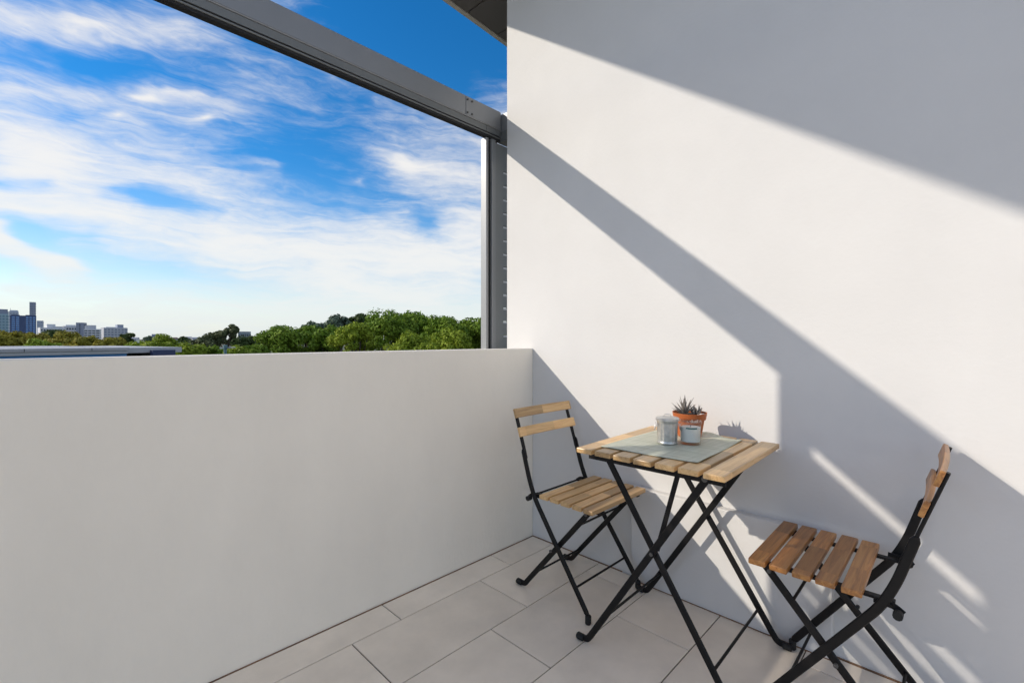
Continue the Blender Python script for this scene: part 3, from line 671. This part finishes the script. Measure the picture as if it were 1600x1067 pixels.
T_ = [ # px, top, D, half width px, kind, label
 (437, 510, 46, 36, 'fig', 'rounded green tree at the left end of the tall tree row', {}),
 (478, 513, 50, 30, 'fig', 'green tree just right of the rounded tree at the row end', {}),
 (495, 504, 78, 22, 'blue', 'grey green tree top rising behind the left of the row', {}),
 (528, 493, 58, 21, 'blue', 'narrow blue green tree top pointing above the row', {'aspect': 1.5}),
 (561, 492, 60, 19, 'dark', 'dark small tree top between the narrow tree and the big figs', {'aspect': 1.3}),
 (553, 509, 44, 32, 'bright', 'bright yellow green tree in front of the dark tree top', {}),
 (605, 489, 50, 42, 'fig', 'large green tree left of the tallest tree in the row', {'leaves': 8000}),
 (648, 484, 54, 42, 'fig', 'tallest green tree of the row', {'leaves': 8000}),
 (692, 495, 48, 38, 'fig', 'large green tree right of the tallest tree in the row', {'leaves': 8000}),
 (514, 514, 47, 26, 'fig', 'green tree filling the gap left of the bright yellow green tree', {}),
 (728, 501, 52, 32, 'fig', 'green tree second from the guide post', {}),
 (765, 499, 50, 32, 'fig', 'green tree partly hidden by the guide post', {}),
 (640, 521, 42, 40, 'bright', 'low bright tree in front of the tallest tree', {}),
 (706, 518, 42, 34, 'bright', 'low bright tree in front of the row near the guide post', {}),
 (356, 509, 86, 22, 'gum', 'tall sparse gum tree behind the teal pole', {'aspect': 1.15, 'sparse': True, 'leaves': 3600, 'nl': 30}),
 (332, 514, 92, 15, 'gum', 'smaller sparse gum tree left of the tall gum', {'aspect': 1.2, 'sparse': True, 'leaves': 2400, 'nl': 20}),
 (386, 526, 80, 22, 'dark', 'dark bushy tree right of the tall gum', {'leaves': 4000}),
 (318, 525, 84, 22, 'gum', 'dull green tree below the smaller gum', {'leaves': 4500}),
 (300, 538, 38, 26, 'bright', 'green bush at the right end of the flat grey roof', {}),
 (338, 543, 40, 24, 'fig', 'low green bush at the foot of the teal pole', {}),
 (370, 542, 36, 18, 'bright', 'yellow green bush right of the teal pole', {}),
 (398, 539, 40, 20, 'fig', 'green bush left of the rounded tree', {}),
 (8, 517, 62, 34, 'olive', 'olive tree at the far left in front of the towers', {}),
 (48, 522, 66, 26, 'olive', 'olive tree below the blue glass building', {}),
 (86, 517, 72, 20, 'dark', 'dark topped tree below the white flats', {}),
 (108, 523, 64, 26, 'olive', 'olive tree below the grey tower block', {}),
 (140, 526, 60, 24, 'olive', 'yellowish tree below the balcony flats', {}),
 (174, 531, 58, 25, 'olive', 'low yellowish tree right of the balcony flats', {}),
 (200, 520, 115, 13, 'dark', 'dark tree in front of the pale stepped block', {'sparse': True, 'leaves': 2400, 'nl': 22}),
 (216, 535, 56, 26, 'bright', 'lime green tree above the flat grey roof', {}),
 (256, 528, 52, 27, 'bright', 'bright green rounded tree above the right end of the grey roof', {}),
 (70, 532, 54, 28, 'bright', 'low yellow green tree above the grey roof at left', {}),
 (286, 527, 210, 8, 'dark', 'distant dark tree on the skyline above the grey roof end', {'leaves': 1200, 'nl': 14}),
 (298, 530, 200, 10, 'dark', 'distant low dark tree right of the skyline tree', {'leaves': 1200, 'nl': 14}),
 (232, 526, 260, 7, 'blue', 'distant grey tree beside the small far block', {'leaves': 900, 'nl': 12}),
 (312, 528, 240, 9, 'gum', 'distant dull tree left of the smaller gum', {'leaves': 1000, 'nl': 12}),
 (405, 529, 230, 10, 'gum', 'distant tree between the dark bushy tree and the row', {'leaves': 1200, 'nl': 14})]
for i, (a, b, c, d, k, lab, kw) in enumerate(T_): tree(a, b, c, d, k, lab, 100 + i, **kw)

# ------------------------------------------------------------------ city buildings
GLASS = mat('dark_window_glass', (.03, .05, .09), .15, spec=.6); GLB = mat('blue_window_glass', (.10, .28, .60), .12, spec=.7)
def block(name, label, px0, px1, top, D, depth, wallm, floors=0, bays=0, winm=None, rot=0.0, wfrac=.62, hfrac=.5, zlow=533, extra=None, group='city buildings on the skyline', side=True):
    az = math.atan2((px0 + px1) / 2 - CX, FPX); W = (px1 - px0) * D / FPX * math.cos(az); c = at((px0 + px1) / 2, top, D); H = c.z - GZ
    root = empty(name, (c.x, c.y, GZ), YAW - az + rot, label, 'building', group)
    MB().box(-W / 2, W / 2, 0, depth, 0, H).build('wall', wallm, root)
    zb = at(0, zlow, D).z - GZ
    if floors:
        fh = (H - zb) / (floors + .35)
        bw = W / bays
        wm = MB().box(-bw * wfrac / 2, bw * wfrac / 2, -D * .0004, D * .0003, -fh * hfrac / 2, fh * hfrac / 2).mesh('window', winm)
        for f in range(floors):
            for q in range(bays): link('window', wm, root, (-W / 2 + bw * (q + .5), 0, H - fh * (f + .80)))
        if side:
            nb = max(1, int(depth / bw)); ws = MB().box(-D * .0004, D * .0003, -bw * .32, bw * .32, -fh * hfrac / 2, fh * hfrac / 2).mesh('window', winm)
            for f in range(floors):
                for q in range(min(nb, 4)): link('window', ws, root, (W / 2, bw * (q + .5), H - fh * (f + .80)), (0, 0, math.pi))
    if extra:
        for (fx0, fx1, ptop, m, dy) in extra:   # roof blocks: x as fraction of width, top in photo pixels
            h = at(0, ptop, D).z - GZ
            MB().box(-W / 2 + fx0 * W, -W / 2 + fx1 * W, dy, depth * .7, H - .05, h).build('roof_block', m, root)
    return root, W, H
C = lambda n, c: mat(n, c, .6, var=.06, vscale=.05)
teal, pale, mid, white, slate, navy, conc = C('teal_glass', (.30, .43, .50)), C('hazed_pale_tower', (.46, .51, .60)), C('hazed_grey_tower', (.32, .36, .45)), C('white_flats', (.66, .67, .70)), C('slate_block', (.24, .27, .35)), C('navy_frame', (.055, .09, .19)), C('concrete_flats', (.50, .51, .55))  # distance haze painted into these colours, lightened and blued
block('office_tower', 'teal glass building with a domed dark top at the far left', -30, 14, 490, 1300, 40, teal, 9, 8, C('teal_pane', (.16, .27, .33)), extra=[(.55, .97, 482.5, slate, 8), (.45, 1.0, 486, slate, 6)])
r_, W_, H_ = block('office_tower', 'pale tower with a thin antenna behind the blue building', 14, 29, 486, 1600, 30, pale, 10, 3, mid, extra=[(.1, .95, 484.6, pale, 4)])
MB().tube([(-W_ * .35, 6, H_), (-W_ * .35, 6, H_ + 10)], .5, 6).build('antenna', slate, r_)
r_, W_, H_ = block('office_tower', 'blue glass building with a dark central strip, before the tall tower', 16, 57, 493, 800, 24, navy)
for (a, b, nb) in ((.04, .36, 2), (.58, .98, 3)):
    for f in range(8):
        z = H_ - 3.2 - f * 3.6
        for q in range(nb):
            w = (b - a) * W_ / nb; x = -W_ / 2 + a * W_ + w * q
            MB().box(x + .5, x + w - .5, -.35, .2, z - 1.2, z + 1.0).build('window', GLB, r_)
    MB().box(-W_ / 2 + a * W_, -W_ / 2 + b * W_, .5, 8, H_, H_ + 1.2).build('roof_block', navy, r_)
block('office_tower', 'tallest slim grey tower on the skyline', 46, 56, 472, 2300, 34, mid, 16, 3, slate, wfrac=.7)
block('office_tower', 'plain grey blue tower right of the blue glass building', 57.5, 68, 501, 1200, 22, pale, 8, 2, mid)
block('apartment_block', 'white flats with dark windows and a rooftop box', 63, 103, 512, 620, 18, white, 4, 9, GLASS, .15, extra=[(.28, .62, 506.5, white, 4), (.5, .9, 510, conc, 2)])
block('apartment_block', 'low pale flats between the white flats and the grey tower block', 99, 120, 509.5, 660, 18, conc, 4, 5, GLASS, .1, extra=[(.2, .95, 507.5, white, 3)])
block('apartment_block', 'dark grey tower block with a blank face among white flats', 118.5, 131, 504, 560, 14, slate, 5, 1, C('slate_groove', (.10, .115, .16)), -.2, wfrac=.12, hfrac=.9)
block('apartment_block', 'white balcony flats right of the grey tower block', 131, 156, 514, 540, 16, white, 5, 4, GLASS, -.1, wfrac=.82, hfrac=.45, extra=[(.02, .7, 508, conc, 4)])
block('apartment_block', 'pale stepped block standing apart right of the balcony flats', 162, 200, 512, 700, 20, conc, 5, 7, C('pale_pane', (.22, .25, .32)), .2, extra=[(.58, .84, 507, mid, 2), (.1, .5, 511, white, 2)])
block('far_block', 'small distant block on the skyline above the lime green trees', 237, 245, 522, 900, 16, mid, 2, 3, slate)
block('far_block', 'flat topped grey building partly behind the tall gum', 372, 392, 519, 420, 14, C('grey_green_block', (.24, .29, .32)), 2, 6, GLASS, extra=[(.0, 1.0, 518, slate, 0)])
block('far_block', 'small pale block left of the smaller gum', 318, 326, 522, 500, 10, pale, 1, 3, slate)
def house(px, top, D, w, label, wm, rm, rot):
    p = at(px, top, D); H = p.z - GZ; az = math.atan2(px - CX, FPX); W = w * D / FPX * math.cos(az); root = empty('far_house', (p.x, p.y, GZ), YAW - az + rot, label, 'house', 'distant houses below the skyline')
    hw = W / 2; e = H - W * .22; d = W * .8
    MB().box(-hw, hw, 0, d, 0, e).build('wall', wm, root)
    o = W * .06
    MB().add([(-hw - o, -o, e), (hw + o, -o, e), (hw + o, d + o, e), (-hw - o, d + o, e), (-hw - o, d / 2, H), (hw + o, d / 2, H)], [(0, 1, 5, 4), (2, 3, 4, 5), (0, 4, 3), (1, 2, 5), (3, 2, 1, 0)]).build('roof', rm, root)
    for k in (-.5, .1, .5): MB().box(hw * k - W * .06, hw * k + W * .06, -D * .0004, .1, e - W * .25, e - W * .1).build('window', GLASS, root)
rw_, rg_, rr_ = C('white_roof', (.60, .60, .62)), C('grey_roof', (.28, .30, .34)), C('rust_roof', (.20, .12, .09))
house(394, 528, 260, 20, 'white roofed house left of the tree row', white, rw_, .2)
house(208, 527, 420, 14, 'pale house right of the dark tree by the stepped block', white, rg_, -.3)
house(272, 527, 520, 14, 'small far house above the bright rounded tree', conc, rr_, .4)
house(292, 526, 560, 12, 'small far house between the distant dark trees', white, rg_, -.2)
house(308, 527, 480, 14, 'grey roofed far house left of the small pale block', conc, rg_, .3)
house(282, 535, 150, 20, 'grey green roofed house behind the end of the flat roof', conc, C('green_roof', (.22, .27, .25)), .5)
house(262, 530, 640, 18, 'rust roofed far house behind the bright rounded tree', white, rr_, 0)
